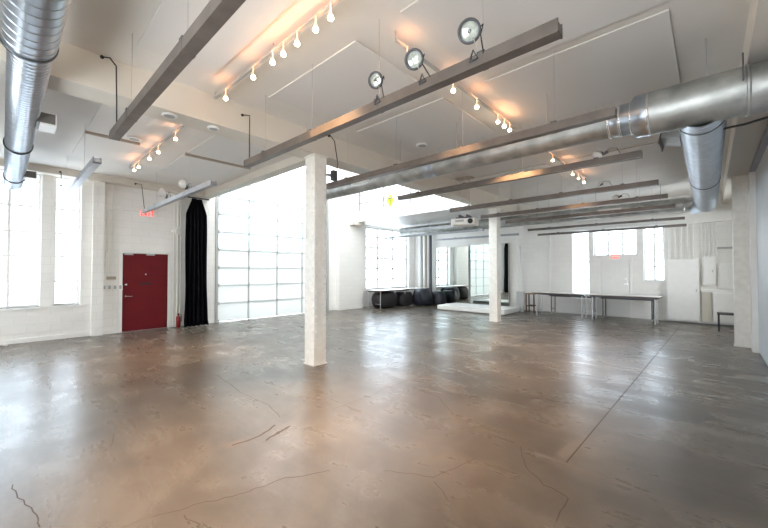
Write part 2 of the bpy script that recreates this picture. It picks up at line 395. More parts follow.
# red door
d = sroot('door_1', (XL, 2.74, 0))
MB().box(XL-.06, 2.2, .01, XL-.015, 3.28, 2.12).build('door_leaf', 'door', d, bevel=.004)
MB().box(XL-.04, 2.12, 0, XL+.025, 2.2, 2.22).box(XL-.04, 3.28, 0, XL+.025, 3.36, 2.22).box(XL-.04, 2.2, 2.13, XL+.025, 3.28, 2.22).build('door_frame', 'white', d)
MB().box(XL-.3, 2.12, 0, XL-.1, 3.36, 2.3).build('door_backing', 'white', d)
hd = MB().rev((XL-.015, 2.29, .96), (1, 0, 0), [(0, .03), (.012, .03), (.014, .014), (.05, .014)], 14)
hd.cyl((XL+.035, 2.28, .96), (XL+.035, 2.42, .955), .011, 8); hd.build('lever_handle', 'chrome', d)
MB().rev((XL-.015, 2.29, 1.27), (1, 0, 0), [(0, .03), (.015, .03), (.02, .015)], 14).build('deadbolt', 'chrome', d)
MB().box(XL-.015, 2.6, 1.27, XL-.004, 2.88, 1.315).build('mail_slot', 'black', d)
MB().rev((XL-.015, 2.74, 1.55), (1, 0, 0), [(0, .02), (.01, .018)], 10).build('peephole', 'steel', d)
for y in (2.24, 2.75): MB().box(XL-.015, y, 2.08, XL+.0, y+.2, 2.12).build('closer_plate', 'steel', d)
MB().box(XL-.05, 2.2, 0, XL+.05, 3.28, .012).build('threshold', 'steel', d)

# sectional garage door, upper half glazed, lower half translucent
g = sroot('door_2', (XL, 6.9, 0))
nr = 8; ph = 4.64/nr; ys = [4.72, 5.78, 6.86, 7.94, 9.08]
for r in range(nr):
    z0 = .01+r*ph; z1 = z0+ph
    mb = MB().box(XL-.094, ys[0], z0, XL-.07, ys[-1], z0+.022).box(XL-.094, ys[0], z1-.022, XL-.07, ys[-1], z1)
    for y in ys: mb.box(XL-.094, max(ys[0], y-.025), z0+.022, XL-.065, min(ys[-1], y+.025), z1-.022)
    sec = mb.build('door_section', 'secgrey', g)
    pan = MB()
    for y0, y1 in zip(ys[:-1], ys[1:]): pan.box(XL-.104, y0, z0, XL-.095, y1, z1)
    pan.build('glass_panel' if r >= 4 else 'opaque_panel', 'glassg' if r >= 4 else 'frost', sec)
hm = MB()
for r in range(nr):
    for y in ys[:-1]: hm.box(XL-.065, y-.02+(.04 if y == ys[0] else 0), .015+r*ph-.05, XL-.045, y+.02+(.04 if y == ys[0] else 0), .015+r*ph+.05)
hm.build('hinges', 'grey', g)
for y in (4.62, 9.1): MB().box(XL-.04, y, 0, XL+.03, y+.08, 4.8).build('guide_track', 'grey', g)
MB().cyl((XL+.12, 4.7, 4.86), (XL+.12, 9.1, 4.86), .03).build('torsion_shaft', 'steel', g)

# exit door in far wall
e = sroot('door_3', (-2.5, YF, 0))
MB().box(-2.93, YF-.03, .01, -2.09, YF, 2.02).build('door_leaf', 'white', e, bevel=.004)
MB().box(-3.02, YF-.045, 0, -2.94, YF, 2.1).box(-2.08, YF-.045, 0, -2.0, YF, 2.1).box(-2.94, YF-.045, 2.03, -2.08, YF, 2.1).build('door_frame', 'wallp', e)
MB().box(-2.22, YF-.07, 1.15, -2.12, YF-.03, 1.22).build('door_handle', 'steel', e)
MB().box(-2.22, YF-.05, 1.32, -2.14, YF-.03, 1.38).build('lock', 'steel', e)
# sliding door on right wall
sl = sroot('door_4', (XR, 7, 0))
MB().box(XR-.10, 3.2, .02, XR-.05, 10.3, 3.66).build('door_leaf', 'slide', sl, bevel=.006)
MB().box(XR-.18, 2.8, 3.66, XR-.02, 10.6, 3.72).build('header_rail', 'rail', sl)
MB().box(XR-.19, 10.3, 0, XR, 10.6, 3.66).build('door_jamb', 'white', sl, bevel=.01)

# baseboards
struct(MB().box(XL, YB, 0, XL+.03, 2.1, .1).box(XL, 3.38, 0, XL+.03, 4.6, .1).build('baseboard_left', 'wallp'))
struct(MB().box(-4.7, YF-.02, 0, -3.02, YF, .12).box(-2.0, YF-.02, 0, XR, YF, .12).build('baseboard_far', 'white'))

# ------------------------------------------------------------ leaning mirrors on the far wall
def mirror_panel(x0, x1, label, z1):
    t = thing('wall_mirror', label, 'mirror', ((x0+x1)/2, 14.95, 0))
    MB().box(x0, 14.90, .05, x1, 14.92, z1).build('mirror_glass', 'mirror', t)
    MB().box(x0, 14.925, .02, x1, 14.98, z1+.02).box(x0, 14.88, .02, x1, 14.925, .05).build('backing_board', 'white', t)
    for x in (x0-.02, x1): MB().box(x, 14.885, .02, x+.02, 14.98, z1+.02).build('edge_trim', 'grey', t)
mirror_panel(-10.15, -8.35, 'tall frameless mirror on the far wall, the left one nearest the corner pipes', 2.8)
mirror_panel(-8.25, -6.42, 'tall mirror on the far wall reflecting the garage door and black curtain', 2.85)
MB().cbox((-5.85, 14.72, 1.35), (.15, .04, 2.7), Matrix.Rotation(.12, 3, 'X')).build('leaning_board', 'white')
tag(bpy.data.objects['leaning_board'], 'tall narrow white board leaning on the far wall right of the mirrors', 'board')
tag(MB().cbox((-5.6, 14.1, .42), (.32, .03, .8), Matrix.Rotation(-.1, 3, 'X')).build('metal_sheet', 'grey'), 'small grey metal sheet standing on the floor beside the wooden frame', 'sheet')
t = thing('wooden_stool', 'small dark wooden stool against far wall left of the folding tables', 'stool', (-5.2, 14.3, 0))
for x in (-5.38, -5.08):
    for y in (14.15, 14.45): MB().box(x-.02, y-.02, 0, x+.02, y+.02, .72).build('leg', 'woodd', t)
MB().box(-5.42, 14.1, .72, -5.04, 14.5, .76).build('seat', 'wood', t, bevel=.006)
for y in (14.13, 14.43): MB().box(-5.38, y, .25, -5.08, y+.04, .29).build('stretcher', 'woodd', t)

# platform
t = thing('stage_platform', 'low white rectangular platform on the floor in front of the mirrors', 'platform', (-6.8, 13.2, 0))
MB().box(-8.55, 12.6, .03, -5.6, 14.1, .2).build('deck', 'white', t, bevel=.01)
MB().box(-8.5, 12.65, 0, -5.65, 14.05, .03).build('base', 'grey', t)

# ------------------------------------------------------------ folding tables
def folding_table(name, label, x0, x1, y0, y1, h, axis='X', casters=True, group=None, legcol='steel'):
    t = thing(name, label, 'table', ((x0+x1)/2, (y0+y1)/2, 0), group)
    MB().box(x0, y0, h-.012, x1, y1, h).build('tabletop', 'table', t)
    MB().box(x0+.004, y0+.004, h-.04, x1-.004, y1-.004, h-.012).build('edge_band', 'woodd', t)
    for y in (y0+.06, y1-.085): MB().box(x0+.08, y, h-.08, x1-.08, y+.025, h-.04).build('apron_rail', 'dgrey', t)
    if axis == 'X': legs = [(x0+.14, y0+.08), (x0+.14, y1-.08), (x1-.14, y0+.08), (x1-.14, y1-.08)]
    else: legs = [(x0+.08, y0+.12), (x1-.08, y0+.12), (x0+.08, y1-.12), (x1-.08, y1-.12)]
    for k, (x, y) in enumerate(legs):
        lg = MB().cyl((x, y, .05 if casters else 0), (x, y, h-.04), .018, 8).build('leg', legcol, t)
        if casters:
            MB().cyl((x-.02, y, .035), (x+.02, y, .035), .035, 12).box(x-.026, y-.01, .035, x+.026, y+.01, .08).build('caster', 'grey', lg)
    for k in (0, 2): MB().cyl(Vector((*legs[k], .2)), Vector((*legs[k+1], .2)), .012, 6).build('crossbar', legcol, t)
folding_table('folding_table', 'long white topped folding table in the front row, left half, below far wall', -4.86, -3.08, 13.35, 14.05, .86)
folding_table('folding_table', 'long white topped folding table in the front row, right half, near exit door', -3.05, -1.1, 13.35, 14.05, .86)
folding_table('folding_table', 'lower folding table in the back row behind the left front table', -4.6, -2.95, 14.15, 14.75, .76, legcol='dgrey')
folding_table('folding_table', 'lower folding table in the back row, directly in front of the exit door', -2.9, -1.25, 14.15, 14.75, .76, legcol='dgrey')
folding_table('folding_table', 'white topped table standing over the bean bags by the left window', -11.2, -10.35, 10.95, 12.85, .80, 'Y', False)
folding_table('folding_table', 'white topped table by the far left corner, beyond the bean bag table', -11.2, -10.35, 12.95, 14.6, .80, 'Y', False)

# bean bags
def bean_bag(x, y, r, h, label, m, seed, ky=1.0):
    rnd = random.Random(seed); mb = MB(); n = 40; k = 20; vs = []; fs = []
    a1, a2, a3 = [rnd.uniform(0, 6.28) for _ in range(3)]
    def surf(u, th, o=1.0):
        ph = math.pi*u; z = (1-math.cos(ph))/2
        cx, cy = math.cos(th), math.sin(th)
        e = (abs(cx)**3.2+abs(cy)**3.2)**(-1/3.2)           # squarish plan
        rr = math.sin(ph)**.27*(1+.05*math.sin(3*th+a1)+.03*math.sin(7*th+a2+ph*3))*(1-.14*z)*o
        return (x+r*rr*cx*e, y+r*ky*rr*cy*e, h*o*(z**.9*(1+.07*math.sin(2*th+a3)*math.sin(ph)+.03*math.sin(5*th+a1)*math.sin(ph))))
    for i in range(k+1):
        for j in range(n): vs.append(surf(i/k, 2*math.pi*j/n))
    for i in range(k):
        for j in range(n): q = (j+1) % n; fs.append((i*n+j, i*n+q, (i+1)*n+q, (i+1)*n+j))
    mb.add(vs, fs, True); t = thing('bean_bag', label, 'bean bag', (x, y, 0), 'bean bags along the window wall')
    mb.build('cover', m, t)
    for a in (0.3, 2.2, 4.4): MB().tube([surf(i/20, a, 1.004) for i in range(3, 18)], .008, 5).build('piping', 'rubber', t)
bean_bag(-10.72, 11.65, .44, .72, 'dark brown bean bag under the window table, leftmost of the row', 'bag', 1, ky=1.4)
bean_bag(-10.68, 12.9, .40, .66, 'dark brown bean bag under the end of the window table, second from left', 'bag', 2, ky=1.2)
bean_bag(-10.1, 13.7, .46, .80, 'blue black slumped bean bag out in front of the corner pipes', 'bagb', 3, ky=1.1)
bean_bag(-9.7, 14.40, .36, .66, 'dark bean bag pushed against the left mirror', 'bagb', 4)

# ------------------------------------------------------------ black curtain
mb = MB(); n = 90; rows = 24; vs = []; fs = []
for i in range(rows+1):
    z = .02+3.78*i/rows; tt = i/rows
    wid = .66 if tt < .88 else .66-(tt-.88)/.12*.36
    wid *= 1-.12*tt
    for j in range(n+1):
        s = j/n; y = 3.94+(s-.5)*wid; f1 = .07*math.sin(s*34+1.3*math.sin(tt*2))+.03*math.sin(s*71+tt*3)
        vs.append((-11.28+f1*(1-.5*tt)+(.05 if tt < .02 else 0), y+.012*math.sin(tt*7+s*9), z))
for i in range(rows):
    for j in range(n): a = i*(n+1)+j; fs.append((a, a+1, a+n+2, a+n+1))
mb.add(vs, fs, True)
t = thing('curtain', 'gathered black curtain hanging between red door and garage door', 'curtain', (-11.28, 3.94, 0))
cf = mb.build('cloth', 'curtain', t); so = cf.modifiers.new('thick', 'SOLIDIFY'); so.thickness = .012
MB().cyl((-11.28, 3.55, 3.83), (-11.28, 4.3, 3.83), .02).box(XL, 3.9, 3.81, -11.28, 3.94, 3.85).build('rod', 'dgrey', t)

# ------------------------------------------------------------ duct work
def duct(name, label, p0, p1, r, mt, ridge=None, rings=(), ringr=1.05, ring_m='seam', cap=True):
    p0 = Vector(p0); p1 = Vector(p1); L = (p1-p0).length; a = (p1-p0).normalized()
    t = thing(name, label, 'duct', tuple(p0))
    prof = []
    if ridge:
        d = 0
        while d < L-ridge:
            prof += [(d, r), (d+ridge*.90, r), (d+ridge*.92, r+.004), (d+ridge*.97, r+.004)]
            d += ridge
        prof.append((L, r))
    else: prof = [(0, r), (L, r)]
    (MB().bands(p0, a, prof) if ridge else MB().rev(p0, a, prof, 48, cap)).build('duct_pipe', mt, t)
    for q in rings:
        MB().rev(p0+a*(q-.02), a, [(0, r*1.005), (0, r*ringr), (.04, r*ringr), (.04, r*1.005)], 48, False).build('joint_band', ring_m, t)
    return t
def sub_hanger(t, pts, r=.004, m='rubber', name='hanger_rod'):
    for a, b in pts: MB().cyl(a, b, r, 6).build(name, m, t)
# left spiral duct along the left bay, two diameters
t = duct('spiral_duct', 'large bright spiral duct with two side grilles, running to the tall window wall', (-4.25, .13, 3.62), (.6, .13, 3.62), .180, 'galvb', .13, (.02, 1.15), 1.05)
LOCt = (-11.55, .15, 3.62)
pipe = MB().bands((-11.55, .15, 3.62), (1, 0, 0), [q for k in range(96) for q in ((k*.076, .146), (k*.076+.062, .146), (k*.076+.064, .151), (k*.076+.072, .151))]+[(7.29, .146)], 48)
pipe.build('duct_run', 'galvb', t)
for x in (-4.29, -7.9, -10.6): MB().rev((x, .15, 3.62), (1, 0, 0), [(0, .147), (0, .166), (.05, .166), (.05, .147)], 48, False).build('joint_band', 'seam', t)
sub_hanger(t, [((x, .15, 3.76), (x, .15, 4.1)) for x in (-3.2, -5.9, -8.6)])
for x, lab in ((-6.3, 'square supply grille on the left spiral duct, the one nearest the camera'), (-10.1, 'square supply grille on the left spiral duct, near the window wall')):
    v = thing('duct_grille', lab, 'vent', (x, .4, 3.62), 'grilles on the left duct')
    MB().box(x-.17, .27, 3.51, x+.17, .44, 3.64).build('grille_box', 'shadebox', v)
    mb = MB().box(x-.18, .44, 3.50, x+.18, .452, 3.65)
    for k in range(4): mb.box(x-.16, .452, 3.52+k*.03, x+.16, .46, 3.533+k*.03)
    mb.box(x-.18, .30, 3.495, x+.18, .452, 3.51)
    mb.build('grille_face', 'white', v)
# middle duct with reducer
t = duct('round_duct', 'long smooth grey duct crossing overhead, stepping to a wider pipe by the sliding door', (-6.4, 5.0, 3.44), (-.85, 5.0, 3.44), .170, 'galv', None, ())
MB().rev((-.85, 5.0, 3.44), (1, 0, 0), [(0, .172), (.10, .172), (.105, .182), (.2, .182), (.24, .235), (.36, .235)], 48, False).build('reducer', 'galvb', t)
MB().rev((-.49, 5.0, 3.44), (1, 0, 0), [(0, .235), (1.28, .235)], 48).build('wide_pipe', 'galv', t)
for x in (-.88, -.77, -.66, -.5): MB().rev((x, 5.0, 3.44), (1, 0, 0), [(0, .17), (0, .186 if x < -.55 else .245), (.025, .186 if x < -.55 else .245), (.025, .17)], 48, False).build('joint_band', 'chrome', t)
MB().rev((.28, 5.0, 3.44), (1, 0, 0), [(0, .236), (0, .248), (.03, .248), (.03, .236)], 48, False).build('joint_band', 'galv', t)
MB().rev((-3.62, 5.0, 3.44), (1, 0, 0), [(0, .171), (.02, .182), (.10, .182), (.12, .171), (.2, .171), (.21, .18), (.24, .18), (.25, .171)], 40, False).build('joint_sleeve', 'galvb', t)
MB().box(-5.35, 4.80, 3.40, -4.85, 4.835, 3.50).box(-5.2, 4.79, 3.43, -5.0, 4.80, 3.47).build('side_grille', 'white', t)
MB().box(-5.2, 4.785, 3.43, -5.0, 4.792, 3.47).build('grille_slot', 'shadebox', t)
MB().box(.25, 4.74, 3.46, .262, 4.77, 3.72).build('damper_handle', 'dgrey', t)
sub_hanger(t, [((x, 5.0, 3.6), (x, 5.0, 4.1)) for x in (-4.2, -3.0, -1.6, 0)], .005, 'steel')
# big spiral duct along right side
t = duct('spiral_duct', 'bright ribbed spiral duct running from the wide smooth pipe toward the electrical cabinets', (-.05, 4.98, 3.38), (-.05, 12.3, 3.38), .21, 'galvb', .085, (.28, 3.9), 1.04)
MB().rev((-.05, 12.3, 3.38), (-.55, 1, 0), [(0, .197), (.45, .197)], 32).build('elbow', 'galvb', t)
sub_hanger(t, [((-.05, y, 3.57), (-.05, y, 4.1)) for y in (6.2, 8.4, 10.6)])
v = thing('duct_grille', 'slanted rectangular grey grille on the left flank of right side duct', 'vent', (-.35, 5.9, 3.4))
MB().cbox((-.33, 5.85, 3.40), (.2, .42, .18), Matrix.Rotation(.25, 3, 'Y')).build('grille_box', 'galv', v)
MB().cbox((-.435, 5.85, 3.37), (.015, .46, .22), Matrix.Rotation(.25, 3, 'Y')).build('grille_face', 'fix', v)
# far duct
t = duct('round_duct', 'far grey duct crossing below the ceiling in front of the far wall beam', (-10.5, 12.6, 3.45), (-.1, 12.6, 3.45), .19, 'galv', None, (4.0, 7.2, 10.0), 1.04, 'galv')
MB().box(-2.5, 12.38, 3.38, -1.9, 12.41, 3.52).build('side_grille', 'white', t)
sub_hanger(t, [((x, 12.6, 3.63), (x, 12.6, 4.1)) for x in (-4, -2.6, -1)] + [((x, 12.6, 3.63), (x, 12.6, 3.76)) for x in (-9, -7)])
# thin conduit arm on right wall from duct
tag(MB().tube([(.05, 5.6, 3.28), (.3, 5.55, 3.27), (.6, 5.5, 3.30), (.8, 5.5, 3.34)], .012).build('cable', 'rubber'), 'thin black cable slung from right side duct to the right wall', 'cable')

# ------------------------------------------------------------ long uplight troughs
def trough(y, x0, x1, label, group, m='fix', z=3.2, w=.092, h=.088, joints=2, ztop=None, cord=None):
    ztop = ztop or ZC
    t = thing('light_trough', label, 'light fixture', ((x0+x1)/2, y, z), group)
    s = .008
    MB().box(x0, y-w/2, z-.004, x1, y+w/2, z+.008).box(x0, y-w/2, z+.008, x1, y-w/2+s, z+h).box(x0, y+w/2-s, z+.008, x1, y+w/2, z+h).build('channel', m, t)
    for x in (x0, x1-.012): MB().box(x, y-w/2-.004, z-.006, x+.012, y+w/2+.004, z+h*.75).build('end_cap', m, t)
    L = x1-x0
    for k in range(joints):
        x = x0+L*(k+.5)/joints
        if k < joints: MB().box(x-.02, y-w/2-.003, z-.006, x+.02, y+w/2+.003, z+h+.002).build('joint_plate', m, t)
        MB().cyl((x, y, z+h-.01), (x, y, ztop), .003, 5).build('hanger_wire', 'steel', t)
        MB().box(x-.03, y-w/2-.002, z+h-.01, x+.03, y+w/2+.002, z+h+.014).build('hanger_clip', 'dgrey', t)
    MB().cyl((x0+.1, y, z+.045), (x1-.1, y, z+.045), .016, 8).build('tube_lamp', 'table', t)
    if cord:
        MB().tube(cord, .008, 6).build('power_cord', 'rubber', t)
        MB().rev(cord[0], (-1, 0, 0), [(0, .02), (.04, .024)], 8).build('plug', 'black', t)
    return t
G1 = 'long hanging troughs in the right bay'; G2 = 'hanging troughs in the left bay'
trough(.88, -5.15, -.3, 'dark grey hanging light trough closest to the ribbed duct with side grilles', G1, joints=3,
       cord=[(-5.04, .74, 4.08), (-4.98, .80, 4.07), (-4.98, .86, 4.0), (-4.99, .87, 3.6), (-5.02, .88, 3.25)])
trough(2.46, -5.06, -.7, 'long hanging light trough carrying three round chrome floodlamps', G1, joints=4,
       cord=[(-5.04, 2.38, 3.95), (-4.98, 2.46, 3.95), (-4.98, 2.46, 3.85), (-4.98, 2.46, 3.3)])
trough(4.15, -5.3, -.67, 'hanging light trough running just in front of the smooth middle duct', G1, joints=4,
       cord=[(-5.0, 3.98, 4.09), (-4.96, 4.05, 4.0), (-4.96, 4.13, 3.6), (-5.05, 4.15, 3.28)])
trough(5.9, -5.0, -.66, 'hanging light trough just behind the middle duct, next to the projector rods', G1, joints=4)
trough(8.0, -5.0, -.66, 'hanging light trough just nearer than the projector, with one white lamp', G1, joints=4)
trough(9.6, -4.95, -.64, 'hanging light trough just nearer than the far duct, with a lamp by its right end', G1, joints=4)
trough(11.2, -4.9, -.6, 'hanging light trough between the far duct and the trough before it', G1, joints=3)
trough(13.0, -4.85, -.5, 'thin looking hanging trough beyond the far duct, second from far wall', G1, joints=3, z=3.10, h=.07)
trough(14.0, -4.85, -.5, 'hanging trough closest to the far wall above the folding tables', G1, joints=3, z=3.0, h=.07)
trough(.91, -11.2, -6.45, 'pale hanging trough pointing at the tall left window', G2, 'fixb',
       cord=[(-11.3, .91, 4.0), (-11.1, .91, 3.95), (-11.1, .91, 3.28)])
trough(2.57, -11.2, -6.55, 'pale hanging trough above the red door with two white lamps clipped on', G2, 'fixb',
       cord=[(-11.25, 2.4, 3.98), (-11.1, 2.5, 3.95), (-11.1, 2.57, 3.28)])
trough(11.2, -9.1, -6.4, 'hanging trough under the mezzanine, nearest its front edge', G2, 'fixb', ztop=3.76, z=3.25)
trough(12.2, -10.9, -6.2, 'hanging trough under the mezzanine, middle of three', G2, 'fixb', ztop=3.76, z=3.15, h=.07)
trough(14.2, -9.6, -5.7, 'hanging trough under the mezzanine, closest to the mirrors', G2, 'fixb', ztop=3.76, z=3.1, h=.07)

# round chrome floods on the second trough
def flood(x, y, zc, base, label, dirv, r=.085):
    t = thing('floodlamp', label, 'lamp', base, 'chrome floodlamps on the hanging trough')
    c0 = Vector((x, y, zc)); dv = Vector(dirv).normalized()
    MB().rev(c0-dv*.09, dv, [(0, .02), (.02, .035), (.05, r*.8), (.09, r)], 28).build('reflector', 'chrome', t)
    MB().rev(c0-dv*.004, dv, [(0, r*1.0), (.0, r*1.05), (.02, r*1.05), (.026, r*.84), (.01, r*.82)], 28, False).build('rim', 'dgrey', t)
    MB().rev(c0+dv*.002, dv, [(0, r*.84), (.008, r*.6), (.011, .004)], 28).build('lens', 'lens', t)
    MB().rev(c0+dv*.012, dv, [(0, .016), (.012, .006)], 12).build('bulb_cap', 'chrome', t)
    b = Vector(base)
    MB().tube([c0-dv*.07+Vector((.02, 0, -.02)), (x+.04, y, (zc+b.z)/2+.02), b+Vector((0, 0, .01))], .005, 6).build('stem', 'steel', t)
    MB().tube([c0-dv*.08+Vector((.06, 0, 0)), (x+.13, y-.03, zc-.02), (x+.12, y-.05, (zc+b.z)/2), b+Vector((.08, -.05, -.03))], .005, 6).build('lamp_cord', 'rubber', t)
    q = MB(); q.tube([b+Vector((-.035, -.052, -.055)), b+Vector((0, -.054, .02)), b+Vector((.035, -.052, -.055)), b+Vector((-.035, -.052, -.055))], .008, 6)
    q.build('clamp', 'dgrey', t)
flood(-2.36, 2.44, 3.50, (-2.31, 2.46, 3.305), 'small round chrome floodlamp on the trough, leftmost of three', (.25, -1, -.35), .075)
flood(-1.89, 2.44, 3.51, (-1.78, 2.46, 3.305), 'round chrome floodlamp on the trough, middle of the three', (.35, -1, -.45), .082)
flood(-1.35, 2.44, 3.51, (-1.3, 2.46, 3.305), 'round chrome floodlamp on the trough, rightmost and largest looking', (.45, -1, -.5), .085)

def cliplamp(x, y, z, label, group, s=1.0, dirv=(-.3, -.8, .5)):
    t = thing('clip_lamp', label, 'lamp', (x, y, z), group)
    c0 = Vector((x, y-.02, z+.12*s)); dv = Vector(dirv).normalized()
    MB().rev(c0, dv, [(0, .02*s), (.04*s, .045*s), (.12*s, .10*s)], 20, False).rev(c0, dv, [(.0, .015*s), (.038*s, .04*s), (.118*s, .096*s)], 20).build('lamp_shade', 'white', t)
    MB().tube([(x, y, z), (x+.03, y, z+.07*s), c0], .008, 6).cyl((x+.02, y-.03, z+.02), (x+.10, y-.03, z+.05), .02, 8).build('clamp', 'dgrey', t)
    MB().tube([(x+.03, y, z+.05), (x+.12, y, z+.14*s), (x+.2, y, z+.12*s), (x+.24, y, z)], .004, 5).build('lamp_cord', 'rubber', t)
cliplamp(-9.2, 2.57, 3.31, 'white clip-on lamp on the left bay trough, nearer the red door', 'white clip lamps', 1.0, (-.6, -.6, .3))
cliplamp(-7.9, 2.57, 3.31, 'white clip-on lamp on the left bay trough, nearer its right end', 'white clip lamps', .9, (-.9, -.3, .3))
cliplamp(-1.15, 5.9, 3.31, 'white clip-on lamp on the trough just behind the middle duct', 'white clip lamps', .7, (-.4, -.5, -.9))
cliplamp(-1.62, 8.0, 3.31, 'white clip-on lamp on the trough in front of the projector line', 'white clip lamps', .7, (.6, -.5, -.7))
cliplamp(-1.55, 9.6, 3.31, 'white clip-on lamp on the trough nearest before the far duct', 'white clip lamps', .7, (-.4, -.5, -.9))

# ------------------------------------------------------------ track lights
def track(name_label, p0, p1, z, heads, tlabel, aim=None, power=22, glow=1.2):
    t = thing('light_track', name_label, 'light track', (p0[0], p0[1], z))
    a = Vector((*p0, z)); b = Vector((*p1, z)); dx = .018 if p0[0] == p1[0] else 0; dy = .018-dx
    MB().box(min(p0[0], p1[0])-dx, min(p0[1], p1[1])-dy, z-.02, max(p0[0], p1[0])+dx, max(p0[1], p1[1])+dy, z).build('rail', 'grey', t)
    for k in (0, .5, 1):
        p = a.lerp(b, k); MB().cyl((p.x, p.y, z), (p.x, p.y, ZC), .005, 6).build('stand_off', 'steel', t)
    for i, (hx, hy) in enumerate(heads):
        hdo = thing('track_lamp', tlabel(i), 'lamp', (hx, hy, z-.02), 'lit bulbs on ceiling tracks')
        MB().cyl((hx, hy, z-.02), (hx, hy, z-.115), .007, 8).rev((hx, hy, z-.105), (0, 0, -1), [(0, .012), (.006, .02), (.026, .02)], 14).build('socket', 'white', hdo)
        MB().rev((hx, hy, z-.131), (0, 0, -1), [(0, .016), (.008, .024), (.022, .027), (.034, .020), (.04, .006)], 16).build('bulb', 'bulb', hdo)
        l = bpy.data.lights.new('bulb_light', 'SPOT'); l.energy = power*2.4; l.color = (1, .58, .27); l.spot_size = math.radians(72); l.spot_blend = .9; l.shadow_soft_size = .05
        o = bpy.data.objects.new('bulb_light', l); COL.objects.link(o); o.location = (hx, hy, z-.20)
        tgt = Vector(aim[i % len(aim)]) if aim else Vector((hx, hy, 0)); o.rotation_euler = (tgt-o.location).to_track_quat('-Z', 'Y').to_euler()
        l2 = bpy.data.lights.new('bulb_glow', 'POINT'); l2.energy = glow*.2; l2.color = (1, .36, .12); l2.shadow_soft_size = .02
        o2 = bpy.data.objects.new('bulb_glow', l2); COL.objects.link(o2); o2.location = (hx+.05, hy-.05, z-.05)
ORD = ['first', 'second', 'third', 'fourth', 'fifth', 'sixth', 'seventh']
track('long ceiling track with seven lit bulbs above the two nearest troughs', (-4.95, 1.95), (-1.9, 1.95), 4.02,
      [(x, 1.93) for x in (-4.56, -3.83, -3.4, -3.19, -2.94, -2.64, -2.42)], lambda i: 'lit bulb on the longest ceiling track, %s from its far left end' % ORD[i],
      [(-3.4, 1.9, 0), (-3.1, 2.1, 0), (-2.9, 1.8, 0), (-2.5, 3.9, 0), (-2.6, 2.0, 0), (-3.6, 2.3, 0), (-2.3, 1.6, 0)], 26)
track('ceiling track running away from camera beyond the chrome floodlamps', (-2.33, 2.7), (-2.33, 5.75), 4.02,
      [(-2.30, y) for y in (2.85, 3.75, 4.35, 5.0, 5.22, 5.42)], lambda i: 'lit bulb on the track beyond the chrome floodlamps, %s from the near end' % ORD[i],
      [(-2.6, 4.0, 0), (-2.9, 4.4, 0), (-2.5, 4.3, 0), (-2.8, 7.2, 0), (-2.8, 6.8, 0), (-2.5, 7.4, 0)], 26)
track('ceiling track with bulbs in the left bay above the red door', (-9.75, 1.97), (-6.2, 1.97), 4.02,
      [(x, 1.96) for x in (-9.34, -8.96, -8.15, -7.57, -6.6)], lambda i: 'lit bulb on the left bay track, %s from the window wall end' % ORD[i],
      [(-8.6, 2.1, 0), (-8.2, 2.4, 0), (-7.6, 2.2, 0), (-7.0, 2.2, 0), (-6.3, 2.4, 0)], 22)
track('far ceiling track seen between the two troughs behind the middle duct', (-2.33, 7.0), (-2.33, 10.2), 4.02,
      [(-2.30, y) for y in (7.5, 8.3, 8.9, 9.4, 9.9)], lambda i: 'lit bulb on the far ceiling track, %s from its near end' % ORD[i],
      [(-2.8, 7.2, 0), (-3.5, 9.5, 0), (-2.6, 10.5, 0)], 22)

# ------------------------------------------------------------ ceiling panels
def cpanel(x0, y0, x1, y1, label):
    t = thing('acoustic_panel', label, 'ceiling panel', ((x0+x1)/2, (y0+y1)/2, ZC-.05), 'white panels fixed to the ceiling')
    MB().box(x0, y0, ZC-.030, x1, y1, ZC-.014).build('board', 'panel', t, bevel=.002)
    MB().box(x0+.03, y0+.03, ZC-.014, x1-.03, y1-.03, ZC).build('furring', 'tan', t)
cpanel(-4.5, .95, -2.7, 1.75, 'white ceiling panel between the big beam and trough closest to the left spiral duct')
cpanel(-2.4, .95, -.3, 1.75, 'white ceiling panel beyond the near end of the seven bulb track')
cpanel(-4.5, 2.5, -2.72, 4.02, 'white ceiling panel behind the leftmost chrome floodlamp')
cpanel(-4.5, 4.17, -2.72, 5.95, 'white ceiling panel just above the left half of the middle duct')
cpanel(-2.1, 2.5, -.25, 4.02, 'white ceiling panel behind the rightmost chrome floodlamp')
cpanel(-2.1, 4.17, -.25, 5.95, 'large white ceiling panel just above the wide end of the smooth duct')
cpanel(-4.5, 6.3, -2.72, 8.1, 'ceiling panel behind the middle duct, left of the far bulb track')
cpanel(-2.1, 6.3, -.25, 8.1, 'ceiling panel behind the middle duct, right of the far bulb track')
cpanel(-4.5, 8.4, -2.72, 10.2, 'ceiling panel beyond the projector, left of the far bulb track')
cpanel(-2.1, 8.4, -.25, 10.2, 'ceiling panel beyond the projector, right of the far bulb track')
cpanel(-7.88, .95, -6.35, 1.75, 'left bay ceiling panel nearer the big beam, near row')
cpanel(-9.7, .95, -8.02, 1.75, 'left bay ceiling panel nearer the window wall, near row')
cpanel(-7.88, 2.55, -6.35, 3.95, 'left bay ceiling panel nearer the big beam, above the right trough end')
cpanel(-9.7, 2.55, -8.02, 3.95, 'left bay ceiling panel above the white clip lamps')
for y0, y1, lb in ((.95, 1.75, 'thin tan batten between the near pair of left bay panels'), (2.55, 3.95, 'thin tan batten between the far pair of left bay panels')):
    tag(MB().box(-7.97, y0, ZC-.06, -7.93, y1, ZC).build('ceiling_batten', 'tan'), lb, 'batten')
def disc(x, y, z, r, label):
    t = thing('ceiling_disc', label, 'ceiling fixture', (x, y, z), 'round plates overhead')
    MB().rev((x, y, z), (0, 0, -1), [(0, r), (.015, r), (.022, r*.9)], 28).build('ring', 'white', t)
    MB().rev((x, y, z-.02), (0, 0, -1), [(0, r*.82), (.006, r*.5)], 24).build('mesh_cover', 'grey', t)
disc(-4.0, 5.4, ZC-.05, .11, 'round grey speaker plate on the ceiling panel above the duct')
